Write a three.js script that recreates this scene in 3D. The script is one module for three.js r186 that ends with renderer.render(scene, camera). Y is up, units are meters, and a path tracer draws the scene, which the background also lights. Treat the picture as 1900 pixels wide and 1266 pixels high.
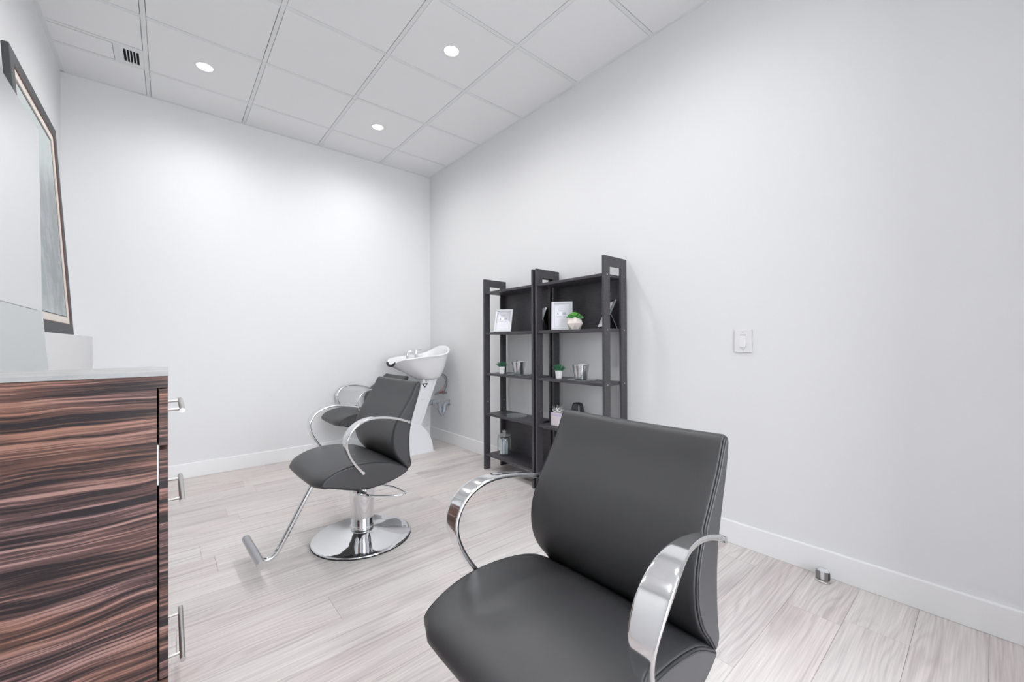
import * as THREE from 'three';
import { RoundedBoxGeometry } from 'three/addons/geometries/RoundedBoxGeometry.js';
import { mergeGeometries, toCreasedNormals } from 'three/addons/utils/BufferGeometryUtils.js';
import { ImprovedNoise } from 'three/addons/math/ImprovedNoise.js';

// ------------------------------------------------------------------ camera, sky, exposure
const scene = new THREE.Scene();
const camera = new THREE.PerspectiveCamera(80.05, 1900 / 1266, 0.05, 100);
{
  const yaw = THREE.MathUtils.degToRad(40.2516), pitch = THREE.MathUtils.degToRad(0.20742), roll = THREE.MathUtils.degToRad(-0.2528);
  const fw = new THREE.Vector3(Math.sin(yaw) * Math.cos(pitch), Math.sin(pitch), -Math.cos(yaw) * Math.cos(pitch));
  const rt = new THREE.Vector3(Math.cos(yaw), 0, Math.sin(yaw)), up = new THREE.Vector3().crossVectors(rt, fw);
  const r2 = rt.clone().multiplyScalar(Math.cos(roll)).addScaledVector(up, Math.sin(roll));
  const u2 = up.clone().multiplyScalar(Math.cos(roll)).addScaledVector(rt, -Math.sin(roll));
  camera.quaternion.setFromRotationMatrix(new THREE.Matrix4().makeBasis(r2, u2, fw.clone().negate()));
  camera.position.set(-2.309, 1.0776, 4.1862);
}
scene.background = new THREE.Color().setRGB(0.90, 0.94, 1.0);
scene.backgroundIntensity = 26.0;                       // bright overcast sky outside the shop window
const renderer = new THREE.WebGLRenderer({ antialias: true });
renderer.toneMapping = THREE.LinearToneMapping;
renderer.toneMappingExposure = 0.515;
renderer.shadowMap.enabled = true;
const LAMP_CANDELA = 5.6;

// ------------------------------------------------------------------ helpers
let seed = 20241;
const rnd = () => { seed = (seed * 1664525 + 1013904223) % 4294967296; return seed / 4294967296; };
const noise = new ImprovedNoise();
const fbm = (x, y, z = 0, o = 4) => { let a = 0.5, s = 0; for (let i = 0; i < o; i++) { s += a * noise.noise(x, y, z + i * 7.3); x *= 2.03; y *= 2.03; a *= 0.5; } return s; };
const sstep = (a, b, x) => { const t = Math.min(1, Math.max(0, (x - a) / (b - a))); return t * t * (3 - 2 * t); };
const lerp = (a, b, t) => a + (b - a) * t;
const used = {};
function numbered(n) { if (!(n in used)) { used[n] = 0; return n; } return n + '_' + String(++used[n]).padStart(3, '0'); }
function mesh(name, geo, mat, parent) { const m = new THREE.Mesh(geo, mat); m.name = name; if (parent) parent.add(m); return m; }
function thing(name, label, category, pos = [0, 0, 0], turn = 0, group) {
  const g = new THREE.Group(); g.name = numbered(name); g.position.set(...pos); g.rotation.y = turn;
  g.userData = { label, category }; if (group) g.userData.group = group;
  scene.add(g); return g;
}
function struct(name, geo, mat) { const m = mesh(name, geo, mat, scene); m.userData.kind = 'structure'; return m; }
const box = (x0, x1, y0, y1, z0, z1) => new THREE.BoxGeometry(x1 - x0, y1 - y0, z1 - z0).translate((x0 + x1) / 2, (y0 + y1) / 2, (z0 + z1) / 2);
const rbox = (x0, x1, y0, y1, z0, z1, r = 0.002, s = 2) => new RoundedBoxGeometry(x1 - x0, y1 - y0, z1 - z0, s, r).translate((x0 + x1) / 2, (y0 + y1) / 2, (z0 + z1) / 2);
const merge = (a) => mergeGeometries(a.map((g) => { const h = g.index ? g.toNonIndexed() : g; for (const k of Object.keys(h.attributes)) if (!['position', 'normal', 'uv'].includes(k)) h.deleteAttribute(k); return h; }));
const V = (x, y, z) => new THREE.Vector3(x, y, z);
const tube = (pts, r, seg = 64, rad = 12, closed = false, tension = 0.5) => new THREE.TubeGeometry(new THREE.CatmullRomCurve3(pts.map((p) => V(...p)), closed, 'catmullrom', tension), seg, r, rad, closed);
const lathe = (pts, seg = 48) => new THREE.LatheGeometry(pts.map((p) => new THREE.Vector2(...p)), seg);
function cyl(a, b, r, seg = 20, r2 = r) {               // capped cylinder between two points
  const A = V(...a), B = V(...b), d = B.clone().sub(A);
  const g = new THREE.CylinderGeometry(r2, r, d.length(), seg);
  g.applyQuaternion(new THREE.Quaternion().setFromUnitVectors(V(0, 1, 0), d.clone().normalize()));
  return g.translate((A.x + B.x) / 2, (A.y + B.y) / 2, (A.z + B.z) / 2);
}
function grid(rings, closedRing = true, capA = false, capB = false) {   // surface through rings of points
  const n = rings[0].length, pos = [], uv = [], idx = [];
  rings.forEach((r, i) => r.forEach((p, j) => { pos.push(...p); uv.push(j / n, i / (rings.length - 1)); }));
  const m = closedRing ? n : n - 1;
  for (let i = 0; i < rings.length - 1; i++) for (let j = 0; j < m; j++) {
    const a = i * n + j, b = i * n + (j + 1) % n, c = a + n, d = b + n; idx.push(a, b, c, b, d, c);
  }
  const cap = (i, flip) => {
    const c = pos.length / 3, q = [0, 0, 0]; rings[i].forEach((p) => { for (let k = 0; k < 3; k++) q[k] += p[k] / n; });
    pos.push(...q); uv.push(0.5, 0.5);
    for (let j = 0; j < n; j++) { const a = i * n + j, b = i * n + (j + 1) % n; flip ? idx.push(c, b, a) : idx.push(c, a, b); }
  };
  if (capA) cap(0, true); if (capB) cap(rings.length - 1, false);
  const g = new THREE.BufferGeometry(); g.setAttribute('position', new THREE.Float32BufferAttribute(pos, 3)); g.setAttribute('uv', new THREE.Float32BufferAttribute(uv, 2));
  g.setIndex(idx); g.computeVertexNormals(); return g;
}
function uvMetres(geo, ox = 0, oy = 0, sx = 1, sy = 1) {   // box projection, in metres; the u axis follows x (or z on faces that look along x)
  const p = geo.attributes.position, n = geo.attributes.normal, uv = new Float32Array(p.count * 2);
  for (let i = 0; i < p.count; i++) {
    const ax = Math.abs(n.getX(i)), ay = Math.abs(n.getY(i)), az = Math.abs(n.getZ(i));
    let u, v; if (ay >= ax && ay >= az) { u = p.getX(i); v = p.getZ(i); } else if (az >= ax) { u = p.getX(i); v = p.getY(i); } else { u = p.getZ(i); v = p.getY(i); }
    uv[2 * i] = (u + ox) * sx; uv[2 * i + 1] = (v + oy) * sy;
  }
  geo.setAttribute('uv', new THREE.BufferAttribute(uv, 2)); return geo;
}
function tex(w, h, f, srgb = true) {
  const d = new Uint8Array(w * h * 4);
  for (let y = 0; y < h; y++) for (let x = 0; x < w; x++) { const c = f(x / w, y / h), i = (y * w + x) * 4; d[i] = c[0]; d[i + 1] = c[1]; d[i + 2] = c[2]; d[i + 3] = 255; }
  const t = new THREE.DataTexture(d, w, h); t.wrapS = t.wrapT = THREE.RepeatWrapping; t.magFilter = THREE.LinearFilter; t.minFilter = THREE.LinearMipmapLinearFilter; t.generateMipmaps = true;
  if (srgb) t.colorSpace = THREE.SRGBColorSpace; t.needsUpdate = true; return t;
}
const mix3 = (a, b, t) => [lerp(a[0], b[0], t), lerp(a[1], b[1], t), lerp(a[2], b[2], t)];

// ------------------------------------------------------------------ textures
const FLOOR_W = 2.5, FLOOR_H = 1.25;                       // metres that the plank print covers
const floorTex = tex(2048, 1024, (s, t) => {
  const u = s * FLOOR_W, v = t * FLOOR_H;
  const warp = fbm(u * 0.75, v * 5.0, 3, 3);
  const broad = fbm(u * 0.8, v * 8 + warp * 1.5, 11, 3);
  const ring = 0.5 + 0.5 * Math.sin(6.2832 * (v * 34 + warp * 11 + broad * 1.5));
  const fine = fbm(u * 4, v * 170, 5, 3), streak = fbm(u * 1.3, v * 52 + warp * 3, 8, 3);
  const pore = fbm(u * 7, v * 300, 21, 2);
  const rosy = sstep(-0.25, 0.35, fbm(u * 1.2, v * 5, 31, 2));
  let c = mix3([222, 217, 214], [216, 207, 205], rosy);
  c = mix3(c, [172, 163, 164], 0.62 * sstep(0.04, 0.42, broad) * (0.75 + 0.6 * streak));
  c = mix3(c, [176, 167, 166], 0.34 * ring * ring * sstep(-0.30, 0.25, warp));
  c = mix3(c, [162, 153, 153], 0.38 * sstep(0.08, 0.45, streak));
  c = mix3(c, [234, 230, 228], 0.38 * sstep(0.05, 0.4, -streak));
  c = mix3(c, [140, 132, 132], 0.26 * sstep(0.20, 0.45, pore));
  const k = 1 + fine * 0.13; return [Math.min(255, c[0] * k), Math.min(255, c[1] * k), Math.min(255, c[2] * k)];
});
const zebraTex = tex(1024, 2048, (s, t) => {               // 0.8 m x 1.1 m of dark streaked veneer
  const u = s * 0.8, v = t * 1.1, w = fbm(u * 2.4, v * 3.5, 2, 3) * 0.045;
  const a = fbm(u * 1.7, (v + w) * 40, 4, 4), b = fbm(u * 2.6, (v + w) * 130, 9, 3), f = fbm(u * 7, v * 420, 14, 2);
  const g = fbm(u * 1.0, (v + w) * 11, 19, 2);
  const q = 0.52 + a * 1.15 + b * 1.15 + f * 0.45 + g * 0.35;
  const warm = sstep(-0.3, 0.3, fbm(u * 1.2, v * 6, 41, 2));
  const dark = [34, 26, 29], mid = mix3([98, 67, 55], [90, 67, 66], warm), light = mix3([166, 118, 96], [176, 142, 136], warm);
  return q < 0.52 ? mix3(dark, mid, sstep(0.16, 0.52, q)) : mix3(mid, light, sstep(0.52, 0.98, q));
});
const greyTex = tex(512, 256, (s, t) => {
  const u = s * 0.8, v = t * 0.4, a = fbm(u * 2.5, v * 22 + fbm(u * 2, v * 3, 4, 2) * 2, 6, 4), f = fbm(u * 8, v * 160, 3, 2);
  return mix3([158, 160, 160], [196, 197, 196], Math.min(1, Math.max(0, 0.5 + a * 1.1 + f * 0.4)));
});
const blackWoodTex = tex(256, 512, (s, t) => {
  const f = fbm(s * 5, t * 90, 6, 3), k = 1 + f * 0.28; return [62 * k, 60 * k, 64 * k];
});
const grainBump = tex(512, 512, (s, t) => { const k = 128 + 110 * fbm(s * 90, t * 90, 2, 3); return [k, k, k]; }, false);
grainBump.repeat.set(5, 5);
const tileBump = tex(512, 512, (s, t) => { const k = 140 + 150 * fbm(s * 130, t * 130, 4, 2); return [k, k, k]; }, false);
function canvasTex(w, h, draw) { const c = document.createElement('canvas'); c.width = w; c.height = h; draw(c.getContext('2d'), w, h); const t = new THREE.CanvasTexture(c); t.colorSpace = THREE.SRGBColorSpace; return t; }

// ------------------------------------------------------------------ materials
const std = (o) => new THREE.MeshStandardMaterial(o), phys = (o) => new THREE.MeshPhysicalMaterial(o);
const rgb = (r, g, b) => new THREE.Color().setRGB(r, g, b);
const M = {
  wall: std({ color: rgb(0.80, 0.805, 0.815), roughness: 0.62 }),
  trim: std({ color: rgb(0.885, 0.89, 0.895), roughness: 0.35 }),
  tile: std({ color: rgb(0.91, 0.915, 0.925), roughness: 0.95, bumpMap: tileBump, bumpScale: 0.0006 }),
  tbar: std({ color: rgb(0.83, 0.84, 0.845), roughness: 0.5 }),
  slab: std({ color: rgb(0.35, 0.35, 0.35), roughness: 0.9 }),
  subfloor: std({ color: rgb(0.12, 0.11, 0.11), roughness: 0.9 }),
  zebra: std({ map: zebraTex, color: rgb(0.88, 0.88, 0.90), roughness: 0.38 }),
  greyWood: std({ map: greyTex, roughness: 0.4 }),
  carcass: std({ color: rgb(0.05, 0.045, 0.045), roughness: 0.7 }),
  whiteMelamine: std({ color: rgb(0.8, 0.8, 0.8), roughness: 0.5 }),
  steel: std({ color: rgb(0.56, 0.545, 0.53), metalness: 1, roughness: 0.30 }),
  chrome: std({ color: rgb(0.86, 0.87, 0.89), metalness: 1, roughness: 0.04 }),
  alu: std({ color: rgb(0.88, 0.885, 0.90), metalness: 1, roughness: 0.10 }),
  gunmetal: std({ color: rgb(0.24, 0.24, 0.235), metalness: 0.8, roughness: 0.4 }),
  brushed: std({ color: rgb(0.50, 0.51, 0.53), metalness: 1, roughness: 0.32 }),
  leather: phys({ color: rgb(0.030, 0.030, 0.032), roughness: 0.42, ior: 1.6, bumpMap: grainBump, bumpScale: 0.00025 }),
  piping: std({ color: rgb(0.012, 0.012, 0.014), roughness: 0.4 }),
  rubber: std({ color: rgb(0.015, 0.015, 0.016), roughness: 0.6 }),
  shelf: std({ map: blackWoodTex, roughness: 0.42 }),
  ceramic: phys({ color: rgb(0.86, 0.86, 0.87), roughness: 0.12, clearcoat: 0.6, clearcoatRoughness: 0.05 }),
  whitePlastic: std({ color: rgb(0.80, 0.805, 0.83), roughness: 0.35 }),
  greyPipe: std({ color: rgb(0.34, 0.37, 0.41), roughness: 0.35, metalness: 0.3 }),
  hose: std({ color: rgb(0.30, 0.30, 0.31), roughness: 0.35, metalness: 0.7 }),
  red: std({ color: rgb(0.45, 0.05, 0.06), roughness: 0.5 }),
  darkFrame: std({ color: rgb(0.045, 0.047, 0.050), roughness: 0.6 }),
  redEdge: std({ color: rgb(0.13, 0.055, 0.045), roughness: 0.5 }),
  cream: std({ color: rgb(0.78, 0.72, 0.66), roughness: 0.7 }),
  silverFrame: std({ color: rgb(0.72, 0.73, 0.76), metalness: 0.35, roughness: 0.35 }),
  blackFrame: std({ color: rgb(0.015, 0.016, 0.02), roughness: 0.3 }),
  mirror: std({ color: rgb(0.93, 0.945, 0.945), metalness: 1, roughness: 0.015 }),
  lacquer: phys({ color: rgb(0.50, 0.545, 0.545), roughness: 0.25, clearcoat: 0.5, clearcoatRoughness: 0.1 }),
  whiteEdge: std({ color: rgb(0.80, 0.82, 0.86), roughness: 0.4 }),
  clear: phys({ color: rgb(1, 1, 1), roughness: 0.0, transmission: 1, thickness: 0, ior: 1.45 }),
  jarGlass: phys({ color: rgb(0.97, 1.0, 0.985), roughness: 0.01, transmission: 1, thickness: 0, ior: 1.45 }),
  lidGlass: phys({ color: rgb(0.86, 0.89, 0.88), roughness: 0.10, transmission: 0.75, thickness: 0, ior: 1.5 }),
  plateGlass: phys({ color: rgb(0.93, 0.97, 0.97), roughness: 0.02, transmission: 1, thickness: 0, ior: 1.5 }),
  galvanised: std({ color: rgb(0.74, 0.76, 0.78), metalness: 1, roughness: 0.24 }),
  pot: std({ color: rgb(0.80, 0.79, 0.78), roughness: 0.6 }),
  concrete: std({ color: rgb(0.74, 0.68, 0.63), roughness: 0.75 }),
  soil: std({ color: rgb(0.03, 0.03, 0.025), roughness: 0.9 }),
  leafDark: std({ color: rgb(0.03, 0.15, 0.075), roughness: 0.5 }),
  leafBright: std({ color: rgb(0.16, 0.40, 0.05), roughness: 0.5 }),
  leafMid: std({ color: rgb(0.05, 0.28, 0.06), roughness: 0.5 }),
  switchPlate: std({ color: rgb(0.80, 0.80, 0.81), roughness: 0.35 }),
  pink: std({ color: rgb(0.70, 0.63, 0.66), roughness: 0.6 }),
  lilac: std({ color: rgb(0.55, 0.50, 0.62), roughness: 0.5 }),
  blackPlastic: std({ color: rgb(0.02, 0.024, 0.03), roughness: 0.18 }),
  lens: std({ color: rgb(0.9, 0.9, 0.9), emissive: rgb(1, 0.98, 0.95), emissiveIntensity: 6, roughness: 0.6 }),
  lampTrim: std({ color: rgb(0.85, 0.85, 0.85), roughness: 0.4 }),
  dark: std({ color: rgb(0.02, 0.02, 0.022), roughness: 0.8 }),
  pavement: std({ color: rgb(0.5, 0.49, 0.47), roughness: 0.9 }),
  storefront: std({ color: rgb(0.10, 0.10, 0.11), roughness: 0.4, metalness: 0.5 }),
};

// ------------------------------------------------------------------ room shell
const H = 2.982, XL = -2.88, ZR = 6.6;                      // ceiling height, inside of the left wall, inside of the rear wall
const WX0 = -2.75, WX1 = -0.12, WY0 = 0.1, WY1 = 2.9;        // shop window at the far end, behind the camera
struct('wall_back', box(XL - 0.12, 0.12, -0.1, 3.2, -0.12, 0), M.wall);
struct('wall_right', box(0, 0.12, -0.1, 3.2, 0, ZR), M.wall);
struct('wall_doorway', merge([box(-0.8, 0, 0, 3.1, 4.78, 4.9), box(-2.724, -2.05, 0, 3.1, 4.78, 4.9), box(XL, -2.724, 1.133, 3.1, 4.78, 4.9)]), M.wall);   // walls beside the wide doorway behind the camera
struct('wall_left', box(XL - 0.12, XL, -0.1, 3.2, 0, ZR), M.wall);
struct('wall_rear', merge([box(XL - 0.12, 0.12, WY1, 3.2, ZR, ZR + 0.12), box(XL - 0.12, 0.12, -0.1, WY0, ZR, ZR + 0.12), box(XL - 0.12, WX0, WY0, WY1, ZR, ZR + 0.12), box(WX1, 0.12, WY0, WY1, ZR, ZR + 0.12)]), M.wall);
struct('wall_ledge', box(XL, -2.724, 0, 1.133, 0, ZR), M.wall);
{
  const xm = (WX0 + WX1) / 2, w = struct('window_1', merge([box(WX0, WX1, WY0, WY0 + 0.06, ZR + 0.03, ZR + 0.09), box(WX0, WX1, WY1 - 0.06, WY1, ZR + 0.03, ZR + 0.09), ...[WX0, xm - 0.03, WX1 - 0.06].map((x) => box(x, x + 0.06, WY0 + 0.06, WY1 - 0.06, ZR + 0.03, ZR + 0.09))]), M.storefront);
  mesh('pane', box(WX0 + 0.06, xm - 0.03, WY0 + 0.06, WY1 - 0.06, ZR + 0.057, ZR + 0.063), M.clear, w);
  mesh('pane', box(xm + 0.03, WX1 - 0.06, WY0 + 0.06, WY1 - 0.06, ZR + 0.057, ZR + 0.063), M.clear, w);
}
struct('pavement', box(-15, 12, -0.3, -0.1, ZR + 0.12, 30), M.pavement);
function baseboard(name, len) {                            // profile with a rounded top edge, swept along its wall
  const s = new THREE.Shape(); s.moveTo(0, 0); s.lineTo(0.015, 0); s.lineTo(0.015, 0.112); s.quadraticCurveTo(0.015, 0.117, 0.010, 0.117); s.lineTo(0, 0.117); s.closePath();
  return struct(name, new THREE.ExtrudeGeometry(s, { depth: len, bevelEnabled: false, curveSegments: 5 }), M.trim);
}
{
  const b = baseboard('baseboard_back', 2.72); b.rotation.y = -Math.PI / 2; b.position.set(0, 0.0012, 0);   // runs towards -x
  const r = baseboard('baseboard_right', 4.78 - 0.015); r.scale.x = -1; r.position.set(0, 0.0012, 0.015);
}
// floor: planks along x, each one a piece
const floor = struct('floor', box(XL - 0.12, 0.12, -0.12, -0.009, -0.12, ZR + 0.12), M.subfloor);
{
  const PW = 0.1815, PL = 1.222, GAP = 0.0009;
  const mats = [[0.97, 0.97, 0.97], [0.94, 0.93, 0.93], [0.90, 0.895, 0.90], [0.97, 0.95, 0.94]].map((c) => { const m = std({ map: floorTex, color: rgb(...c), roughness: 0.42 }); return m; });
  const rows = Math.ceil(ZR / PW);
  for (let i = 0; i < rows; i++) {
    const z0 = i * PW, z1 = Math.min(ZR, z0 + PW);
    let x = XL - 1.2 * ((i * 0.377 + 0.21 * (i % 3)) % 1);
    while (x < 0) {
      const a = Math.max(XL, x), b = Math.min(0, x + PL); x += PL;
      if (b - a < 0.02) continue;
      const g = box(a, b - GAP, -0.0085, 0, z0, z1 - GAP), p = g.attributes.position, n = g.attributes.normal, uv = g.attributes.uv;
      const ou = rnd() * (FLOOR_W - PL), ov = rnd() * (FLOOR_H - PW), flip = rnd() > 0.5;
      for (let k = 0; k < p.count; k++) {
        let du = p.getX(k) - a, dv = p.getZ(k) - z0; if (flip) { du = b - a - du; dv = PW - dv; }
        uv.setXY(k, (ou + du) / FLOOR_W, (ov + dv) / FLOOR_H);
      }
      mesh('plank', g, mats[Math.floor(rnd() * 4)], floor);
    }
  }
}
// ceiling: slab, wall angles, tees and tiles
const ceiling = struct('ceiling', box(XL - 0.12, 0.12, 3.1, 3.2, -0.12, ZR + 0.12), M.slab);
const T = 0.6096, AX = [0, -0.5906, -1.2002, -1.8098, -2.4194, XL], BZ = [0, 0.3935];
while (BZ[BZ.length - 1] + T < ZR) BZ.push(BZ[BZ.length - 1] + T);
BZ.push(ZR);
const VENT = { x0: -2.565, x1: -2.4194, z0: 0.3935, z1: 0.621 };
const lampCells = [[1, 1], [3, 1], [1, 3], [3, 3], [1, 5], [3, 5]];
{
  const tw = 0.012;
  for (let i = 1; i < 5; i++) mesh('main_tee', rbox(AX[i] - tw, AX[i] + tw, H, H + 0.03, 0, ZR, 0.0015, 1), M.tbar, ceiling);
  const tee = (x0, x1, z) => mesh('cross_tee', rbox(Math.min(x0, x1), Math.max(x0, x1), H + 0.0004, H + 0.03, z - tw, z + tw, 0.0015, 1), M.tbar, ceiling);
  for (let j = 1; j < BZ.length - 1; j++) for (let i = 0; i < 5; i++) tee(AX[i] - (i ? tw : 0), AX[i + 1] + (i < 4 ? tw : 0), BZ[j]);
  tee(XL, VENT.x1 - tw, VENT.z1);
  mesh('cross_tee', rbox(VENT.x0 - tw, VENT.x0 + tw, H + 0.0004, H + 0.03, VENT.z0 + tw, VENT.z1 - tw, 0.0015, 1), M.tbar, ceiling);
  for (const g of [box(-0.022, 0, H, H + 0.003, 0, ZR), box(XL, XL + 0.022, H, H + 0.003, 0, ZR), box(XL, 0, H, H + 0.003, 0, 0.022), box(XL, 0, H, H + 0.003, ZR - 0.022, ZR)]) mesh('wall_angle', g, M.tbar, ceiling);
  const e = 0.0142, holeR = 0.052;   // narrow dark reveal between tile and tee
  const panel = (x0, x1, z0, z1, hole) => {
    let g;
    if (!hole) g = rbox(x0 + e, x1 - e, H + 0.002, H + 0.02, z0 + e, z1 - e, 0.002, 1);
    else {
      const s = new THREE.Shape(); s.moveTo(x0 + e, z0 + e); s.lineTo(x1 - e, z0 + e); s.lineTo(x1 - e, z1 - e); s.lineTo(x0 + e, z1 - e); s.closePath();
      const p = new THREE.Path(); p.absarc((x0 + x1) / 2, (z0 + z1) / 2, holeR, 0, Math.PI * 2, true); s.holes.push(p);
      g = new THREE.ExtrudeGeometry(s, { depth: 0.018, bevelEnabled: false, curveSegments: 24 }); g.rotateX(Math.PI / 2); g.translate(0, H + 0.02, 0);
    }
    mesh('ceiling_tile', uvMetres(g, 0, 0, 2, 2), M.tile, ceiling);
  };
  for (let i = 0; i < 5; i++) for (let j = 0; j < BZ.length - 1; j++) {
    const x0 = AX[i + 1], x1 = AX[i], z0 = BZ[j], z1 = BZ[j + 1], hole = lampCells.some(([a, b]) => a === i && b === j);
    if (i === 4 && j === 1) { panel(x0, VENT.x0, z0, VENT.z1 - 0.006); panel(x0, x1, VENT.z1, z1); } else panel(x0, x1, z0, z1, hole);
  }
}

// ------------------------------------------------------------------ downlights
const lampLabels = ['recessed downlight over the wash unit, in a tile by the back wall', 'recessed downlight in the tile beside the small ceiling grille', 'recessed downlight over the bookcases, two tiles out from the back wall row', 'recessed downlight over the drawer cabinet and framed picture', 'recessed downlight over the wall with the light switch', 'recessed downlight over the ledge behind the countertop'];
lampCells.forEach(([i, j], k) => {
  const x = (AX[i] + AX[i + 1]) / 2, z = (BZ[j] + BZ[j + 1]) / 2;
  const t = thing('recessed_light', lampLabels[k], 'light', [x, H, z], 0, 'recessed downlights in the tile ceiling');
  mesh('trim_ring', lathe([[0.046, 0.012], [0.047, -0.001], [0.050, -0.002], [0.056, 0.000], [0.058, 0.004], [0.046, 0.012]], 40), M.lampTrim, t);
  mesh('lens', lathe([[0, 0.001], [0.03, 0.0015], [0.047, 0.004], [0.047, 0.008], [0, 0.008]], 40), M.lens, t);
  const l = new THREE.SpotLight(rgb(1, 0.99, 0.98), LAMP_CANDELA, 0, THREE.MathUtils.degToRad(86), 0.85, 2);
  l.name = 'downlight_beam'; l.position.set(0, -0.012, 0); l.target.position.set(0, -2, 0); l.shadow.radius = 2.3; l.castShadow = true;
  t.add(l); t.add(l.target);
});

// ------------------------------------------------------------------ ceiling vent
{
  const t = thing('ceiling_vent', 'small white ceiling grille with dark slots beside the tile edge', 'vent', [(VENT.x0 + VENT.x1) / 2, H, (VENT.z0 + VENT.z1) / 2]);
  const a = 0.0608, b = 0.1018, gx = 0.038, gz = 0.076;
  mesh('plate', merge([box(-a, a, 0.001, 0.004, -b, -gz), box(-a, a, 0.001, 0.004, gz, b), box(-a, -gx, 0.001, 0.004, -gz, gz), box(gx, a, 0.001, 0.004, -gz, gz)]), M.tbar, t);
  mesh('duct', merge([box(-gx - 0.002, gx + 0.002, 0.03, 0.032, -gz - 0.002, gz + 0.002)]), M.dark, t);
  for (let k = 1; k < 5; k++) { const x = -gx + (2 * gx * k) / 5; mesh('rib', box(x - 0.0022, x + 0.0022, 0.0012, 0.010, -gz, gz), M.tbar, t); }
  const lv = []; for (let k = 0; k < 12; k++) { const g = new THREE.BoxGeometry(2 * gx, 0.012, 0.0012); g.rotateX(0.9); g.translate(0, 0.012, -gz + (k + 0.5) * (2 * gz) / 12); lv.push(g); }
  mesh('louvres', merge(lv), M.dark, t);
  for (const z of [-0.089, 0.089]) mesh('screw', new THREE.CylinderGeometry(0.003, 0.003, 0.002, 10).translate(0, 0.0005, z), M.steel, t);
}

// ------------------------------------------------------------------ salon chair (forward is -x, y up)
const SEAT = { top: [[-0.148, 0.402], [-0.11, 0.432], [-0.06, 0.458], [0, 0.474], [0.06, 0.483], [0.13, 0.486], [0.19, 0.480], [0.24, 0.468], [0.285, 0.449]], nose: [[0.304, 0.436], [0.3125, 0.421], [0.309, 0.406], [0.293, 0.397]], low: [[0.27, 0.394], [0.226, 0.382], [0.154, 0.361], [0.08, 0.349], [0.0, 0.350], [-0.082, 0.366], [-0.135, 0.388]] };
const BACK = { front: [[-0.146, 0.402], [-0.112, 0.440], [-0.080, 0.480], [-0.060, 0.530], [-0.056, 0.585], [-0.068, 0.636], [-0.094, 0.689], [-0.129, 0.742], [-0.163, 0.797], [-0.190, 0.852]], top: [[-0.198, 0.866], [-0.209, 0.871], [-0.221, 0.864]], rear: [[-0.220, 0.830], [-0.206, 0.775], [-0.188, 0.719], [-0.167, 0.645], [-0.158, 0.58], [-0.157, 0.526], [-0.161, 0.465], [-0.166, 0.420]] };
function smoothClosed(pts, n, map = (u, y) => [u, y]) {    // even points round a closed profile
  const c = new THREE.CatmullRomCurve3(pts.map(([u, y]) => { const q = map(u, y); return V(q[0], q[1], 0); }), true, 'centripetal');
  return c.getSpacedPoints(n).slice(0, n).map((p) => [p.x, p.y]);
}
function profileNormals(p) {                               // outward, whichever way the profile runs
  let area = 0; p.forEach((a, i) => { const b = p[(i + 1) % p.length]; area += a[0] * b[1] - b[0] * a[1]; }); const k = area > 0 ? -1 : 1;
  return p.map((_, i) => { const a = p[(i + p.length - 1) % p.length], b = p[(i + 1) % p.length]; const dx = b[0] - a[0], dy = b[1] - a[1], l = Math.hypot(dx, dy) || 1; return [-dy / l * k, dx / l * k]; });
}
function cushion(profile, half, offset, shift) {           // loft of the profile across the seat's width
  const nrm = profileNormals(profile);
  const ws = [-1, -0.992, -0.975, -0.94, -0.88, -0.75, -0.55, -0.3, 0, 0.3, 0.55, 0.75, 0.88, 0.94, 0.975, 0.992, 1];
  return grid(ws.map((w) => profile.map(([u, y], i) => {
    const o = offset(w, u, y), s = shift ? shift(w, u, y) : [0, 0];
    return [-(u + nrm[i][0] * o + s[0]), y + nrm[i][1] * o + s[1], w * half];
  })), true, true, true);
}
const edgeRound = (w, r) => { const a = Math.abs(w); return a < 0.965 ? 0 : -r * (1 - Math.sqrt(Math.max(0, 1 - ((a - 0.965) / 0.035) ** 2))); };
function sidePanel(profile, inset, z, side, thick = 0.005) {
  const nrm = profileNormals(profile), s = new THREE.Shape(profile.map(([u, y], i) => new THREE.Vector2(-(u + nrm[i][0] * inset), y + nrm[i][1] * inset)));
  const g = new THREE.ExtrudeGeometry(s, { depth: thick, bevelEnabled: true, bevelThickness: 0.003, bevelSize: 0.003, bevelSegments: 2, curveSegments: 1 });
  g.translate(0, 0, side > 0 ? z - thick : -z); return uvMetres(g, 0, 0, 2, 2);
}
function pipingLoop(profile, off, z) {
  const nrm = profileNormals(profile);
  const c = new THREE.CatmullRomCurve3(profile.filter((_, i) => i % 2 === 0).map(([u, y], k) => V(-(u + nrm[k * 2][0] * off), y + nrm[k * 2][1] * off, z)), true);
  return new THREE.TubeGeometry(c, 120, 0.0034, 6, true);
}
const HALF = 0.248;
function addSeat(t, map) {
  const pts = [...SEAT.top, ...SEAT.nose, ...SEAT.low], pr = smoothClosed(pts, 96, map);
  const frontPull = (w, u) => -0.020 * Math.max(0, (u - 0.16) / 0.15) * sstep(0.72, 1, Math.abs(w));
  const seat = mesh('seat', uvScale(cushion(pr, HALF, (w, u, y) => edgeRound(w, 0.007) + 0.006 * (1 - w * w), (w, u) => [frontPull(w, u), 0]), 3), M.leather, t);
  const sideProf = pr.map(([u, y]) => [u + frontPull(1, u), y]);
  for (const s of [-1, 1]) { mesh('side_panel', sidePanel(sideProf, -0.0105, HALF + 0.0015, s), M.leather, seat); mesh('piping', pipingLoop(sideProf, -0.0055, s * (HALF - 0.0005)), M.piping, seat); }
  return seat;
}
function uvScale(g, k) { const uv = g.attributes.uv; for (let i = 0; i < uv.count; i++) uv.setXY(i, uv.getX(i) * k, uv.getY(i) * k); return g; }
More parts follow.
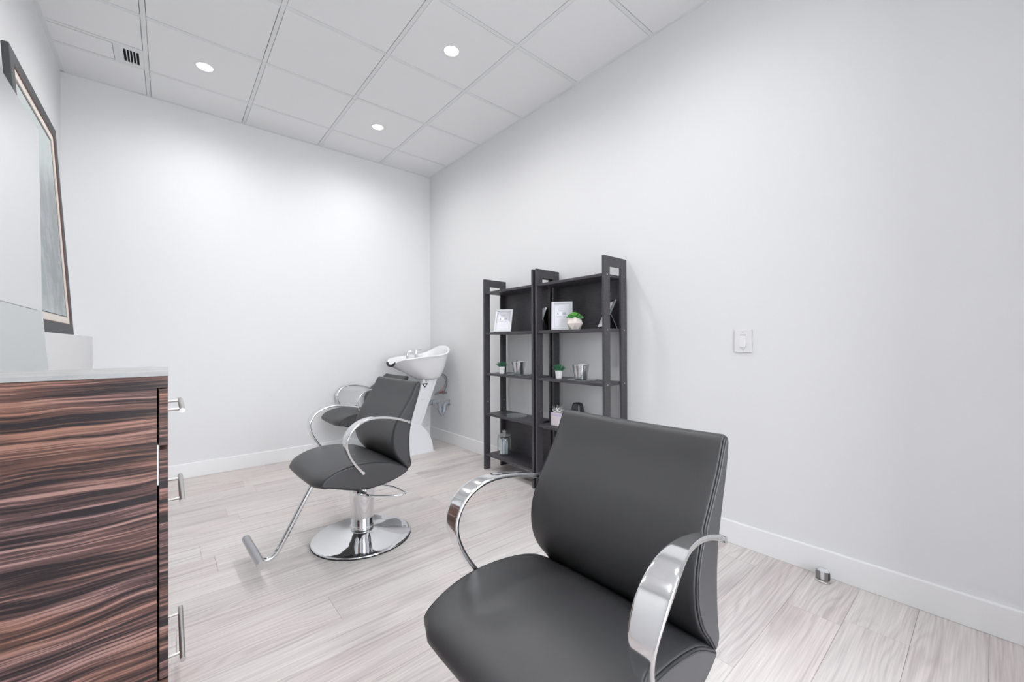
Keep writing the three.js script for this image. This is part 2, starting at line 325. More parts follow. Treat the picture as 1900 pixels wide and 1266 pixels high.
function addBack(t, map) {
  const pts = [...BACK.front, ...BACK.top, ...BACK.rear], pr = smoothClosed(pts, 110, map);
  const yTop = Math.max(...pr.map((p) => p[1]));
  const hollow = (w, u, y) => [-0.010 * (1 - w * w) * sstep(0.45, 0.6, y), -0.005 * (1 - w * w) * sstep(yTop - 0.06, yTop, y)];
  const back = mesh('backrest', uvScale(cushion(pr, HALF - 0.002, (w) => edgeRound(w, 0.008), hollow), 3), M.leather, t);
  for (const s of [-1, 1]) { mesh('side_panel', sidePanel(pr, -0.0112, HALF - 0.0005, s), M.leather, back); mesh('piping', pipingLoop(pr, -0.006, s * (HALF - 0.0025)), M.piping, back); }
  return back;
}
const ARM = [[-0.150, 0.655], [-0.123, 0.667], [-0.067, 0.687], [0.014, 0.703], [0.075, 0.706], [0.126, 0.694], [0.166, 0.666], [0.188, 0.626], [0.190, 0.590], [0.175, 0.545], [0.145, 0.494], [0.098, 0.434]];
function addArm(t, s, map = (u, y) => [u, y]) {
  const c = new THREE.CatmullRomCurve3(ARM.map(([u, y]) => { const q = map(u, y); return V(-q[0], q[1], 0); }), false, 'centripetal');
  const N = 72, rings = [];
  for (let i = 0; i <= N; i++) {
    const k = i / N, p = c.getPointAt(k), tg = c.getTangentAt(k), nx = -tg.y, ny = tg.x;
    const bulge = Math.exp(-(((k - 0.56) / 0.24) ** 2));
    const half = lerp(0.0105, 0.029, bulge), th = lerp(0.0065, 0.0055, bulge), zc = lerp(HALF + 0.012, HALF + 0.034, bulge);
    const ring = []; for (let j = 0; j < 20; j++) { const a = (j / 20) * Math.PI * 2, ca = Math.cos(a), sa = Math.sin(a), e = 0.38; const w = Math.sign(ca) * Math.abs(ca) ** e * half, d = Math.sign(sa) * Math.abs(sa) ** e * th; ring.push([p.x + nx * d, p.y + ny * d, s * (zc + w)]); }
    rings.push(s > 0 ? ring : ring.reverse());
  }
  const arm = mesh('armrest', grid(rings, true, true, true), M.alu, t);
  for (const e of [0, 1]) { const p = c.getPointAt(e ? 0.985 : 0.02); mesh('mount_bolt', cyl([p.x, p.y, s * (HALF - 0.004)], [p.x, p.y, s * (HALF + 0.026)], 0.0075, 16), M.alu, arm); }
  return arm;
}
function addPump(t, lift) {
  mesh('base_disc', lathe([[0, 0.052], [0.055, 0.052], [0.075, 0.046], [0.11, 0.036], [0.17, 0.026], [0.23, 0.018], [0.252, 0.0145], [0.259, 0.012], [0.262, 0.008], [0.262, 0.006], [0, 0.006]], 96), M.chrome, t);
  mesh('base_gasket', lathe([[0, 0.0062], [0.263, 0.0062], [0.2635, 0.003], [0.2625, 0.0005], [0, 0.0005]], 96), M.rubber, t);
  mesh('column', lathe([[0.0, 0.05], [0.062, 0.05], [0.0635, 0.056], [0.0635, 0.068], [0.060, 0.072], [0.0575, 0.076], [0.0595, 0.12], [0.064, 0.2], [0.0675, 0.262], [0.068, 0.275], [0.066, 0.279], [0, 0.279]], 64), M.chrome, t);
  mesh('piston', lathe([[0, 0.27], [0.03, 0.27], [0.03, 0.34 + lift], [0, 0.34 + lift]], 32), M.chrome, t);
  mesh('seat_plate', rbox(-0.11, 0.11, 0.325 + lift, 0.350 + lift, -0.11, 0.11, 0.004), M.dark, t);
  const lever = mesh('pump_lever', tube([[-0.03, 0.262, 0.075], [0.0, 0.255, 0.112], [0.08, 0.247, 0.16], [0.145, 0.243, 0.185], [0.172, 0.243, 0.175], [0.172, 0.246, 0.13], [0.15, 0.255, 0.06], [0.09, 0.27, 0.02], [0.05, 0.275, 0.0]], 0.0055, 90, 10), M.chrome, t);
  mesh('lever_clamp', merge([cyl([-0.048, 0.262, 0.052], [-0.012, 0.262, 0.095], 0.011, 16), cyl([-0.05, 0.268, 0.084], [-0.012, 0.256, 0.066], 0.008, 14), cyl([-0.02, 0.258, 0.088], [-0.006, 0.252, 0.112], 0.009, 14)]), M.chrome, lever);
}
function addFootrest(t, lift) {
  const y = lift, f = mesh('footrest', tube([[-0.20, 0.386 + y, 0], [-0.245, 0.372 + y, 0], [-0.262, 0.350 + y, 0], [-0.30, 0.283 + y, 0], [-0.36, 0.175 + y, 0], [-0.41, 0.085 + y, 0], [-0.432, 0.055 + y, 0], [-0.462, 0.041 + y, 0], [-0.490, 0.052 + y, 0], [-0.516, 0.092 + y, 0]], 0.0125, 120, 16), M.chrome, t);
  mesh('foot_bar', cyl([-0.522, 0.102 + y, -0.168], [-0.522, 0.102 + y, 0.168], 0.0185, 28), M.brushed, f);
  for (const s of [-1, 1]) mesh('end_cap', new THREE.CylinderGeometry(0.0172, 0.0172, 0.003, 24).rotateX(Math.PI / 2).translate(-0.522, 0.102 + y, s * 0.169), M.steel, f);
}
function salonChair(label, pos, turn, lift) {
  const t = thing('salon_chair', label, 'chair', pos, turn, 'styling chairs with chrome hydraulic bases');
  const map = (u, y) => [u * 1.025, y + lift];
  addSeat(t, map); addBack(t, map); for (const s of [-1, 1]) addArm(t, s, map);
  addPump(t, lift); addFootrest(t, lift);
  return t;
}
salonChair('charcoal leather salon chair next to the wash unit, chrome base fully visible', [-1.482, 0, 1.908], THREE.MathUtils.degToRad(2.5), -0.004);
salonChair('charcoal leather salon chair between the drawer cabinet and the light switch', [-1.540, 0, 3.543], THREE.MathUtils.degToRad(0.7), -0.009);

// ------------------------------------------------------------------ shampoo unit
{
  const OX = -0.91, OZ = 0.345;                             // seat axis
  const t = thing('shampoo_unit', 'white ceramic shampoo basin joined to a dark reclined wash chair', 'wash unit', [OX, 0, OZ]);
  addSeat(t, (u, y) => [u, y - 0.03]);
  const ta = 0.33, ct = Math.cos(ta), st = Math.sin(ta);
  addBack(t, (u, y) => { const du = u + 0.146, dy = (y - 0.402) * 0.92; return [-0.146 + du * ct - dy * st, 0.374 + du * st + dy * ct]; });
  for (const s of [-1, 1]) addArm(t, s, (u, y) => [u - 0.04, y - 0.045]);
  const L = (x, y, z) => [x - OX, y, z - OZ];
  // pedestal: half-round slab and leaning leg
  const d = new THREE.Shape(); d.moveTo(-0.27, 0); d.lineTo(0.27, 0); d.absellipse(0, 0, 0.27, 0.318, 0, Math.PI, false);
  const dome = new THREE.ExtrudeGeometry(d, { depth: 0.35, bevelEnabled: true, bevelThickness: 0.008, bevelSize: 0.008, bevelOffset: -0.008, bevelSegments: 3, curveSegments: 32 });
  mesh('pedestal', dome.translate(-0.565 - OX, 0, 0.235 - OZ), M.whitePlastic, t);
  mesh('pedestal_foot', rbox(-0.845 - OX, -0.285 - OX, 0, 0.006, 0.215 - OZ, 0.605 - OZ, 0.002), M.whitePlastic, t);
  const lg = new THREE.Shape(); lg.moveTo(-0.53, 0.22); lg.lineTo(-0.41, 0.22); lg.lineTo(-0.215, 0.705); lg.lineTo(-0.36, 0.705); lg.closePath();
  const leg = mesh('leg', new THREE.ExtrudeGeometry(lg, { depth: 0.20, bevelEnabled: true, bevelThickness: 0.006, bevelSize: 0.006, bevelSegments: 2 }).translate(-OX, 0, 0.315 - OZ), M.whitePlastic, t);
  const rd = new THREE.Shape(); rd.moveTo(-0.435, 0.23); rd.lineTo(-0.425, 0.23); rd.lineTo(-0.236, 0.70); rd.lineTo(-0.246, 0.70); rd.closePath();
  mesh('leg_ridge', new THREE.ExtrudeGeometry(rd, { depth: 0.006, bevelEnabled: false }).translate(-OX, 0, 0.520 - OZ), M.whitePlastic, leg);
  const tri = (k, z) => { const s = new THREE.Shape(); s.moveTo(-0.036 * k, 0.018 * k); s.lineTo(0.036 * k, 0.018 * k); s.lineTo(0, -0.026 * k); s.closePath(); return new THREE.ExtrudeGeometry(s, { depth: 0.001, bevelEnabled: false }).translate(-0.350 - OX, 0.654, z - OZ); };
  mesh('badge', tri(1, 0.5215), M.dark, leg); mesh('badge_inset', tri(0.42, 0.5225), M.whitePlastic, leg);
  for (const x of [-0.385, -0.358]) mesh('screw', cyl(L(x, 0.515, 0.520), L(x, 0.515, 0.523), 0.004, 10), M.steel, leg);
  mesh('tilt_knob', cyl(L(-0.335, 0.697, 0.515), L(-0.335, 0.697, 0.548), 0.015, 20), M.chrome, leg);
  // basin
  const NT = 96, rings = [], ringAt = (s, inset, yLift) => {
    const r = []; for (let j = 0; j < NT; j++) {
      const th = (j / NT) * Math.PI * 2, c = Math.cos(th), q = Math.sin(th), ex = 0.72;
      const cx = Math.sign(c) * Math.abs(c) ** ex, cz = Math.sign(q) * Math.abs(q) ** ex;
      const fx = c > 0 ? 0.09 + 0.105 * s ** 0.5 : 0.09 + 0.300 * s ** 1.05, fz = 0.10 + 0.135 * s ** 0.55;
      const dth = Math.atan2(q, -c);
      const rim = 0.948 + 0.042 * c + 0.050 * Math.max(0, c) ** 3 - 0.055 * Math.exp(-((dth / 0.34) ** 2));
      const y = 0.70 + (rim - 0.70) * s;
      r.push([-0.275 + cx * (fx - inset) - OX, y + yLift, 0.425 + cz * (fz - inset) - OZ]);
    } return r;
  };
  for (const s of [0, 0.02, 0.08, 0.18, 0.3, 0.45, 0.6, 0.75, 0.88, 0.96]) rings.push(ringAt(s, s < 0.05 ? 0.03 * (1 - s / 0.05) : 0, 0));
  rings.push(ringAt(1, -0.006, -0.004), ringAt(1, -0.007, 0.004), ringAt(1, 0.001, 0.010), ringAt(1, 0.012, 0.009), ringAt(1, 0.018, 0.0));
  for (const s of [0.92, 0.8, 0.65, 0.5, 0.36, 0.27, 0.25]) rings.push(ringAt(s, 0.024 + (s < 0.3 ? 0.05 * (0.3 - s) / 0.05 : 0), 0));
  const basin = mesh('basin', grid(rings, true, true, true), M.ceramic, t);
  const notch = []; for (let k = -4; k <= 4; k++) { const p = ringAt(1, -0.004, 0.006)[(NT / 2 + k) % NT]; notch.push(p); }
  mesh('neck_gasket', tube(notch, 0.012, 40, 10), M.rubber, basin);
  mesh('drain', cyl(L(-0.27, 0.752, 0.40), L(-0.27, 0.762, 0.40), 0.022, 20), M.chrome, basin);
  const fx = -0.30, fz = 0.235;
  mesh('tap', merge([cyl(L(fx, 0.90, fz), L(fx, 0.985, fz), 0.016, 20), cyl(L(fx, 0.985, fz), L(fx, 1.002, fz), 0.019, 20), cyl(L(fx, 0.992, fz), L(fx + 0.055, 1.006, fz + 0.01), 0.007, 12), cyl(L(fx, 0.96, fz), L(fx - 0.05, 0.95, fz + 0.035), 0.010, 12)]), M.chrome, basin);
  mesh('spray_head', merge([cyl(L(-0.40, 0.90, 0.235), L(-0.40, 0.982, 0.235), 0.013, 18), cyl(L(-0.40, 0.97, 0.235), L(-0.365, 0.992, 0.262), 0.017, 18, 0.013)]), M.chrome, basin);
  mesh('supply_hose', tube([L(-0.20, 0.735, 0.46), L(-0.15, 0.745, 0.47), L(-0.085, 0.71, 0.455), L(-0.06, 0.645, 0.43), L(-0.085, 0.585, 0.41), L(-0.15, 0.545, 0.40)], 0.0065, 60, 8), M.hose, t);
  mesh('supply_hose', tube([L(-0.20, 0.735, 0.44), L(-0.12, 0.755, 0.44), L(-0.045, 0.715, 0.42), L(-0.015, 0.64, 0.385), L(-0.02, 0.58, 0.36), L(-0.03, 0.545, 0.35)], 0.0065, 60, 8), M.hose, t);
}
{
  const t = thing('drain_trap', 'grey plastic waste trap and water valve under the white basin', 'plumbing', [0, 0, 0.4]);
  const Z = 0.4;
  mesh('trap_pipe', tube([[-0.30, 0.455, 0.46 - Z], [-0.21, 0.465, 0.445 - Z], [-0.155, 0.462, 0.44 - Z], [-0.135, 0.43, 0.436 - Z], [-0.128, 0.37, 0.432 - Z], [-0.112, 0.335, 0.43 - Z], [-0.085, 0.335, 0.425 - Z], [-0.070, 0.365, 0.42 - Z], [-0.058, 0.41, 0.412 - Z], [-0.035, 0.432, 0.405 - Z], [-0.004, 0.435, 0.40 - Z]], 0.0205, 100, 16), M.greyPipe, t);
  for (const [p, q, r] of [[[-0.129, 0.372, 0.432 - Z], [-0.126, 0.392, 0.4335 - Z], 0.027], [[-0.24, 0.461, 0.45 - Z], [-0.215, 0.464, 0.446 - Z], 0.026], [[-0.070, 0.362, 0.42 - Z], [-0.066, 0.380, 0.418 - Z], 0.026]]) mesh('slip_nut', cyl(p, q, r, 16), M.greyPipe, t);
  mesh('clean_out', cyl([-0.099, 0.302, 0.428 - Z], [-0.099, 0.322, 0.428 - Z], 0.014, 14), M.greyPipe, t);
  mesh('wall_flange', lathe([[0.018, 0], [0.04, 0], [0.038, 0.006], [0.022, 0.012], [0.018, 0.012]], 28).rotateZ(Math.PI / 2).translate(-0.001, 0.435, 0), M.chrome, t);
  const v = mesh('valve', merge([cyl([0, 0.535, 0.355 - Z], [-0.05, 0.535, 0.355 - Z], 0.012, 16), cyl([-0.04, 0.52, 0.355 - Z], [-0.04, 0.56, 0.355 - Z], 0.009, 14), cyl([-0.05, 0.54, 0.36 - Z], [-0.17, 0.538, 0.40 - Z], 0.008, 12)]), M.hose, t);
  mesh('red_lever', rbox(-0.125, -0.055, 0.546, 0.560, 0.372 - Z, 0.386 - Z, 0.004), M.red, v);
}

// ------------------------------------------------------------------ bookcases
const SH = 1.617, SX0 = -0.258, SX1 = -0.018, SW = 0.618, TH = 0.017;
const LEVELS = [1.507, 1.163, 0.818, 0.478, 0.135];
function bookcase(z0, label) {
  const cx = (SX0 + SX1) / 2, t = thing('bookcase', label, 'shelf', [cx, 0, z0 + SW / 2], 0, 'dark open bookcases against the wall');
  const a = SX0 - cx, b = SX1 - cx, pw = 0.061;
  const wood = (g, ox) => uvMetres(g, ox, ox * 0.7, 3, 1.2);
  for (const s of [-1, 1]) {
    const f = new THREE.Group(); f.name = 'side_frame'; t.add(f);
    const z1 = s * (SW / 2), z2 = z1 - s * TH, lo = Math.min(z1, z2), hi = Math.max(z1, z2);
    mesh('post', wood(rbox(a, a + pw, 0, SH, lo, hi, 0.0015, 1), 0.1), M.shelf, f);
    mesh('post', wood(rbox(b - pw, b, 0, SH - 0.002, lo, hi, 0.0015, 1), 0.4), M.shelf, f);
    mesh('top_rail', wood(rbox(a + pw + 0.0006, b - pw - 0.0006, SH - 0.063, SH - 0.001, lo + 0.0004, hi - 0.0004, 0.0015, 1), 0.7), M.shelf, f);
    for (const y of LEVELS) for (const x of [a + pw * 0.5, b - pw * 0.5]) mesh('screw', cyl([x, y - 0.009, z1 - s * 0.001], [x, y - 0.009, z1 + s * 0.0012], 0.0048, 12), M.galvanised, f);
    for (const x of [a + pw * 0.55, b - pw * 0.5]) mesh('peg', cyl([x, 0.575, z2 + s * 0.001], [x, 0.575, z2 - s * 0.004], 0.0055, 12), M.galvanised, f);
  }
  LEVELS.forEach((y, i) => mesh('shelf_board', wood(rbox(a + 0.010, b - 0.006, y - 0.018, y, -SW / 2 + TH + 0.0005, SW / 2 - TH - 0.0005, 0.0015, 1), 0.2 * i), M.shelf, t));
  for (const [y0, y1] of [[LEVELS[1], LEVELS[0] - 0.018], [LEVELS[4], LEVELS[3] - 0.018]]) mesh('back_panel', wood(box(b - 0.018, b - 0.008, y0 + 0.0005, y1 - 0.0005, -SW / 2 + TH + 0.001, SW / 2 - TH - 0.001), 0.33), M.shelf, t);
  return t;
}
bookcase(1.384, 'dark open bookcase with the lidded glass jar on its bottom board');
bookcase(2.026, 'dark open bookcase holding the faceted planter and black photo frame');

// ------------------------------------------------------------------ things on the bookcases
function printTex(seedText) {
  return canvasTex(256, 320, (c, w, h) => {
    c.fillStyle = '#e9eaf0'; c.fillRect(0, 0, w, h); c.strokeStyle = '#b9b9c2'; c.lineWidth = 3; c.strokeRect(18, 18, w - 36, h - 36);
    c.fillStyle = '#c9cad3'; c.fillRect(60, 62, 92, 10); c.fillRect(70, 82, 70, 7); c.fillStyle = '#8f919c'; c.fillRect(58, 118, 16, 26); c.fillStyle = '#f6f7fb'; c.fillRect(84, 108, 44, 46);
    c.fillStyle = '#bfc1ca'; c.fillRect(138, 112, 52, 34); c.fillStyle = '#9a9ca6'; for (let i = 0; i < 5; i++) c.fillRect(52 + i * 15, 166, 10, 9); c.fillStyle = '#b4b6bf'; c.fillRect(150, 168, 30, 9);
    c.fillStyle = '#dfe0e8'; for (let i = 0; i < 4; i++) c.fillRect(48, 210 + i * 16, 150 - i * 18, 5);
  });
}
const PRINT = printTex();
const printMat = std({ map: PRINT, roughness: 0.5 });
function photoFrame(label, pos, turn, lean, w, h, mat, bar = 0.017) {   // faces local -x before turning
  const t = thing('photo_frame', label, 'picture frame', pos, turn, 'photo frames on the bookcases');
  const s = new THREE.Shape(); s.moveTo(-w / 2, 0); s.lineTo(w / 2, 0); s.lineTo(w / 2, h); s.lineTo(-w / 2, h); s.closePath();
  const p = new THREE.Path(); p.moveTo(-w / 2 + bar, bar); p.lineTo(-w / 2 + bar, h - bar); p.lineTo(w / 2 - bar, h - bar); p.lineTo(w / 2 - bar, bar); p.closePath(); s.holes.push(p);
  const tilt = (g) => g.rotateY(-Math.PI / 2).rotateZ(-lean).translate(0, 0.0005, 0);
  const frame = mesh('frame', tilt(new THREE.ExtrudeGeometry(s, { depth: 0.010, bevelEnabled: true, bevelThickness: 0.002, bevelSize: 0.002, bevelOffset: -0.002, bevelSegments: 2 }).translate(0, 0, 0.002)), mat, t);
  mesh('print', tilt(new THREE.BoxGeometry(w - 2 * bar + 0.002, h - 2 * bar + 0.002, 0.002).translate(0, h / 2, 0.006)), printMat, t);
  const yh = 0.62 * h, rot = lean + Math.max(lean, 0.3), len = 0.98 * yh * Math.cos(lean) / Math.cos(rot - lean);
  mesh('easel_strut', tilt(new THREE.BoxGeometry(w * 0.3, len, 0.003).translate(0, -len / 2, 0).rotateX(rot).translate(0, yh, -0.002)), M.blackFrame, frame);
  return t;
}
photoFrame('silver photo frame with a white print on the bookcase with the glass jar', [-0.185, LEVELS[1], 1.555], 0.5, 0.31, 0.155, 0.20, M.silverFrame);
photoFrame('silver photo frame with white print standing behind the faceted planter', [-0.165, LEVELS[1], 2.205], 0.62, 0.10, 0.150, 0.205, M.silverFrame);
photoFrame('silver photo frame turned edge-on between the two bookcases', [-0.108, LEVELS[1], 1.897], -0.60, 0.34, 0.12, 0.19, M.silverFrame);
photoFrame('black photo frame leaning far back on a bookcase board', [-0.150, LEVELS[1], 2.535], -0.62, 0.42, 0.16, 0.20, M.blackFrame, 0.010);

function leafBall(n, r, h, len, wide, up) {                  // pointed leaves round a centre
  const out = [];
  for (let i = 0; i < n; i++) {
    const a = i * 2.399, k = i / n, el = lerp(up[0], up[1], k) + (rnd() - 0.5) * 0.2, g = new THREE.SphereGeometry(1, 8, 6);
    g.scale(wide, len / 2, wide * 0.5); g.translate(0, len / 2, 0); g.rotateX(Math.PI / 2 - el); g.rotateY(a); g.translate(Math.sin(a) * r * (1 - k) * 0.5, h, Math.cos(a) * r * (1 - k) * 0.5); out.push(g);
  }
  return merge(out);
}
function pottedPlant(label, x, z) {
  const t = thing('potted_succulent', label, 'plant', [x, LEVELS[2], z], 0, 'little spiky succulents in white pots');
  mesh('pot', lathe([[0, 0.0005], [0.020, 0.0005], [0.021, 0.003], [0.0265, 0.055], [0.0275, 0.058], [0.0265, 0.060], [0.0245, 0.057], [0.023, 0.05], [0, 0.05]], 28), M.pot, t);
  mesh('foliage', leafBall(52, 0.024, 0.050, 0.054, 0.0042, [0.5, 1.55]), M.leafDark, t);
}
pottedPlant('small spiky green succulent in white pot, on the glass jar bookcase', -0.185, 1.545);
pottedPlant('small spiky green succulent in white pot, below the faceted planter', -0.186, 2.193);
function bucket(label, x, z) {
  const t = thing('metal_bucket', label, 'bucket', [x, LEVELS[2] + 0.0065, z], 0, 'galvanised buckets on glass plates');
  mesh('body', lathe([[0, 0.0], [0.040, 0.0], [0.042, 0.003], [0.0565, 0.092], [0.0575, 0.096], [0.0590, 0.0975], [0.0575, 0.099], [0.0555, 0.0975], [0.0545, 0.092], [0.0405, 0.006], [0, 0.006]], 48), M.galvanised, t);
  mesh('rim', new THREE.TorusGeometry(0.058, 0.0018, 8, 48).rotateX(Math.PI / 2).translate(0, 0.098, 0), M.galvanised, t);
}
bucket('galvanised metal bucket on a glass plate, on the glass jar bookcase', -0.148, 1.716);
bucket('galvanised metal bucket on a glass plate, below the faceted planter', -0.158, 2.372);
function plate(label, x, y, z, r) {
  const t = thing('glass_plate', label, 'plate', [x, y, z], 0, 'round glass plates');
  mesh('disc', lathe([[0, 0.0004], [r - 0.002, 0.0004], [r, 0.002], [r, 0.0045], [r - 0.002, 0.006], [0, 0.006]], 64), M.plateGlass, t);
}
plate('round glass plate under the bucket on the glass jar bookcase', -0.148, LEVELS[2], 1.716, 0.098);
plate('round glass plate under the bucket below the faceted planter', -0.150, LEVELS[2], 2.372, 0.098);
plate('empty round glass plate lying above the lidded jar', -0.150, LEVELS[3], 1.672, 0.098);
{
  const t = thing('faceted_planter', 'faceted pale concrete planter filled with bright green succulent', 'planter', [-0.188, LEVELS[1], 2.344], 0.25);
  const lv = [[0.037, 0], [0.060, 0.042], [0.041, 0.084]], n = 6, pos = [];
  const P = (k, i) => { const a = ((i + (k === 1 ? 0.5 : 0)) / n) * Math.PI * 2; return [lv[k][0] * Math.cos(a), lv[k][1], lv[k][0] * Math.sin(a)]; };
  const tri = (a, b, c) => pos.push(...a, ...b, ...c);
  for (let i = 0; i < n; i++) {
    tri(P(0, i), P(1, i), P(0, i + 1)); tri(P(1, i), P(1, i + 1), P(0, i + 1)); tri(P(1, i), P(2, i + 1), P(1, i + 1)); tri(P(1, i), P(2, i), P(2, i + 1));
    tri([0, 0, 0], P(0, i), P(0, i + 1)); tri([0, 0.080, 0], P(2, i + 1), P(2, i));
  }
  const g = new THREE.BufferGeometry(); g.setAttribute('position', new THREE.Float32BufferAttribute(pos, 3)); g.setAttribute('uv', new THREE.Float32BufferAttribute(new Float32Array(pos.length / 3 * 2), 2)); g.computeVertexNormals();
  mesh('pot', g, M.concrete, t);
  const f = mesh('foliage', leafBall(26, 0.05, 0.074, 0.044, 0.011, [0.15, 1.35]), M.leafMid, t);
  mesh('young_leaves', leafBall(14, 0.03, 0.084, 0.038, 0.010, [0.5, 1.5]), M.leafBright, f);
}
{
  const t = thing('glass_jar', 'lidded clear glass jar on the lowest bookcase board', 'jar', [-0.150, LEVELS[4] + 0.0005, 1.530]);
  mesh('body', lathe([[0, 0], [0.052, 0], [0.058, 0.005], [0.060, 0.012], [0.060, 0.125], [0.056, 0.142], [0.050, 0.150], [0.050, 0.156], [0.046, 0.156], [0.046, 0.149], [0.053, 0.139], [0.0565, 0.124], [0.0565, 0.014], [0.050, 0.008], [0, 0.008]], 48), M.jarGlass, t);
  const lid = mesh('lid', lathe([[0, 0.158], [0.050, 0.158], [0.054, 0.162], [0.053, 0.167], [0.030, 0.174], [0.014, 0.177], [0.012, 0.182], [0.018, 0.190], [0.018, 0.200], [0.010, 0.206], [0, 0.207]], 40), M.lidGlass, t);
  const c = []; for (let i = 0; i < 9; i++) { const a = i * 0.7, r = 0.012 + 0.018 * (i % 3) / 2; c.push(rbox(r * Math.cos(a) - 0.005, r * Math.cos(a) + 0.005, 0.010, 0.115 + 0.02 * (i % 2), r * Math.sin(a) - 0.005, r * Math.sin(a) + 0.005, 0.001, 1)); }
  mesh('paper_sticks', merge(c), std({ color: rgb(0.58, 0.58, 0.66), roughness: 0.6 }), t);
}
{
  const t = thing('flower_box', 'pale pink box with lilac band and small flowers behind the salon chair', 'box', [-0.16, LEVELS[3], 2.165]);
  const b = mesh('box', rbox(-0.042, 0.042, 0.0005, 0.095, -0.04, 0.04, 0.004), M.pink, t);
  mesh('band', rbox(-0.0425, 0.0425, 0.070, 0.094, -0.0405, 0.0405, 0.004), M.lilac, b);
  mesh('flowers', leafBall(22, 0.05, 0.096, 0.036, 0.010, [0.2, 1.4]), M.pot, t);
  mesh('leaves', leafBall(12, 0.05, 0.094, 0.060, 0.006, [0.5, 1.4]), std({ color: rgb(0.20, 0.21, 0.20), roughness: 0.5 }), t);
}
{
  const t = thing('black_vase', 'glossy black tapered vase behind the salon chair back', 'vase', [-0.13, LEVELS[3], 2.318]);
  mesh('body', lathe([[0, 0.0005], [0.055, 0.0005], [0.058, 0.006], [0.056, 0.06], [0.047, 0.12], [0.036, 0.166], [0.030, 0.176], [0.020, 0.180], [0, 0.181]], 48), M.blackPlastic, t);
}

// ------------------------------------------------------------------ light switch, door stop
{
  const t = thing('light_switch', 'white rocker light switch on the wall', 'switch', [0, 1.080, 3.343]);
  const ps = new THREE.Shape(); ps.moveTo(-0.0385, -0.0555); ps.lineTo(0.0385, -0.0555); ps.lineTo(0.0385, 0.0555); ps.lineTo(-0.0385, 0.0555); ps.closePath();
  const ph = new THREE.Path(); ph.moveTo(-0.0172, -0.0342); ph.lineTo(-0.0172, 0.0342); ph.lineTo(0.0172, 0.0342); ph.lineTo(0.0172, -0.0342); ph.closePath(); ps.holes.push(ph);
  mesh('plate', new THREE.ExtrudeGeometry(ps, { depth: 0.0035, bevelEnabled: true, bevelThickness: 0.0035, bevelSize: 0.004, bevelSegments: 2 }).rotateY(-Math.PI / 2).translate(-0.0035, 0, 0), M.switchPlate, t);
  const r = new THREE.Shape(); r.moveTo(0, -0.0325); r.lineTo(-0.0165, -0.0315); r.lineTo(-0.0095, 0.000); r.lineTo(-0.0060, 0.0325); r.lineTo(0, 0.0325); r.closePath();
  mesh('rocker', new THREE.ExtrudeGeometry(r, { depth: 0.031, bevelEnabled: false }).translate(0, 0, -0.0155), M.switchPlate, t);
  for (const y of [-0.047, 0.047]) mesh('screw', cyl([-0.005, y, 0], [-0.0112, y, 0], 0.003, 12), M.brushed, t);
}
{
  const t = thing('door_stop', 'small grey metal door stop on the floor by the baseboard', 'door stop', [-0.062, 0, 3.69], 0);
  mesh('base', lathe([[0, 0], [0.029, 0], [0.030, 0.003], [0.028, 0.007], [0.022, 0.009], [0, 0.009]], 36), M.steel, t);
  mesh('upright', rbox(-0.012, 0.004, 0.008, 0.044, -0.026, 0.022, 0.002), M.gunmetal, t);
  mesh('back_guard', lathe([[0.020, 0.008], [0.024, 0.010], [0.024, 0.044], [0.018, 0.050], [0, 0.051]], 24).scale(0.7, 1, 1).translate(0.004, 0, 0), M.silverFrame, t);
  mesh('bumper', rbox(-0.0125, 0.004, 0.012, 0.042, 0.0215, 0.0255, 0.001), M.rubber, t);
}

// ------------------------------------------------------------------ drawer cabinet and counter
{
  const z0 = 2.38, z1 = 2.706, xb = -2.716, xf = -2.3325, xd = -2.3095, cz = (z0 + z1) / 2, cx = (xb + xf) / 2, top = 0.989;
  const t = thing('drawer_cabinet', 'dark streaked wood drawer cabinet with steel bar handles', 'cabinet', [cx, 0, cz]);
  const B = (x0, x1, y0, y1, a, b, r = 0.001) => rbox(x0 - cx, x1 - cx, y0, y1, a - cz, b - cz, r, 1);
  const Z = (g, ox = 0, oy = 0) => uvMetres(g, 0.4 + ox, oy, 1 / 0.8, 1 / 1.1);
  const body = mesh('body', Z(merge([B(xb, xf, 0.0005, top - 0.0005, z1 - 0.018, z1), B(xb, xf, 0.0005, top - 0.0005, z0, z0 + 0.018), B(xf - 0.002, xd, 0.9565, top - 0.0005, z0, z1), B(xf - 0.002, xd, 0.0005, 0.1525, z0, z1)])), M.zebra, t);
  mesh('carcass', B(xb, xf - 0.004, 0.02, top - 0.004, z0 + 0.0185, z1 - 0.0185), M.carcass, t);
  mesh('edge_band', B(xf - 0.0006, xf + 0.0035, 0.69, 0.800, z1 - 0.03, z1 - 0.0008, 0.0005), M.whiteMelamine, body);
  for (const [y0, y1, y] of [[0.798, 0.9535, 0.888], [0.4225, 0.786, 0.629], [0.156, 0.4205, 0.179]]) {
    const d = mesh('drawer_front', Z(B(xf + 0.0042, xd, y0, y1, z0 + 0.001, z1 - 0.0005), 0.31, y0 * 2.7), M.zebra, t);
    const hz = (z0 + z1) / 2, hl = 0.151, xo = xd + 0.0315;
    mesh('handle', merge([cyl([xo - cx, y, hz - hl - cz], [xo - cx, y, hz + hl - cz], 0.0070, 20), ...[-0.112, 0.112].map((o) => cyl([xd - cx - 0.001, y, hz + o - cz], [xo - cx, y, hz + o - cz], 0.004, 14))]), M.steel, d);
  }
  const c = thing('countertop', 'grey wood-grain countertop slab on the striped cabinet', 'countertop', [cx, top, cz]);
  mesh('slab', uvMetres(rbox(-2.722 - cx, -2.3085 - cx, 0, 0.0125, z0 - 0.005 - cz, z1 + 0.001 - cz, 0.0008, 1), 0, 0, 1.25, 2.5), M.greyWood, c);
}

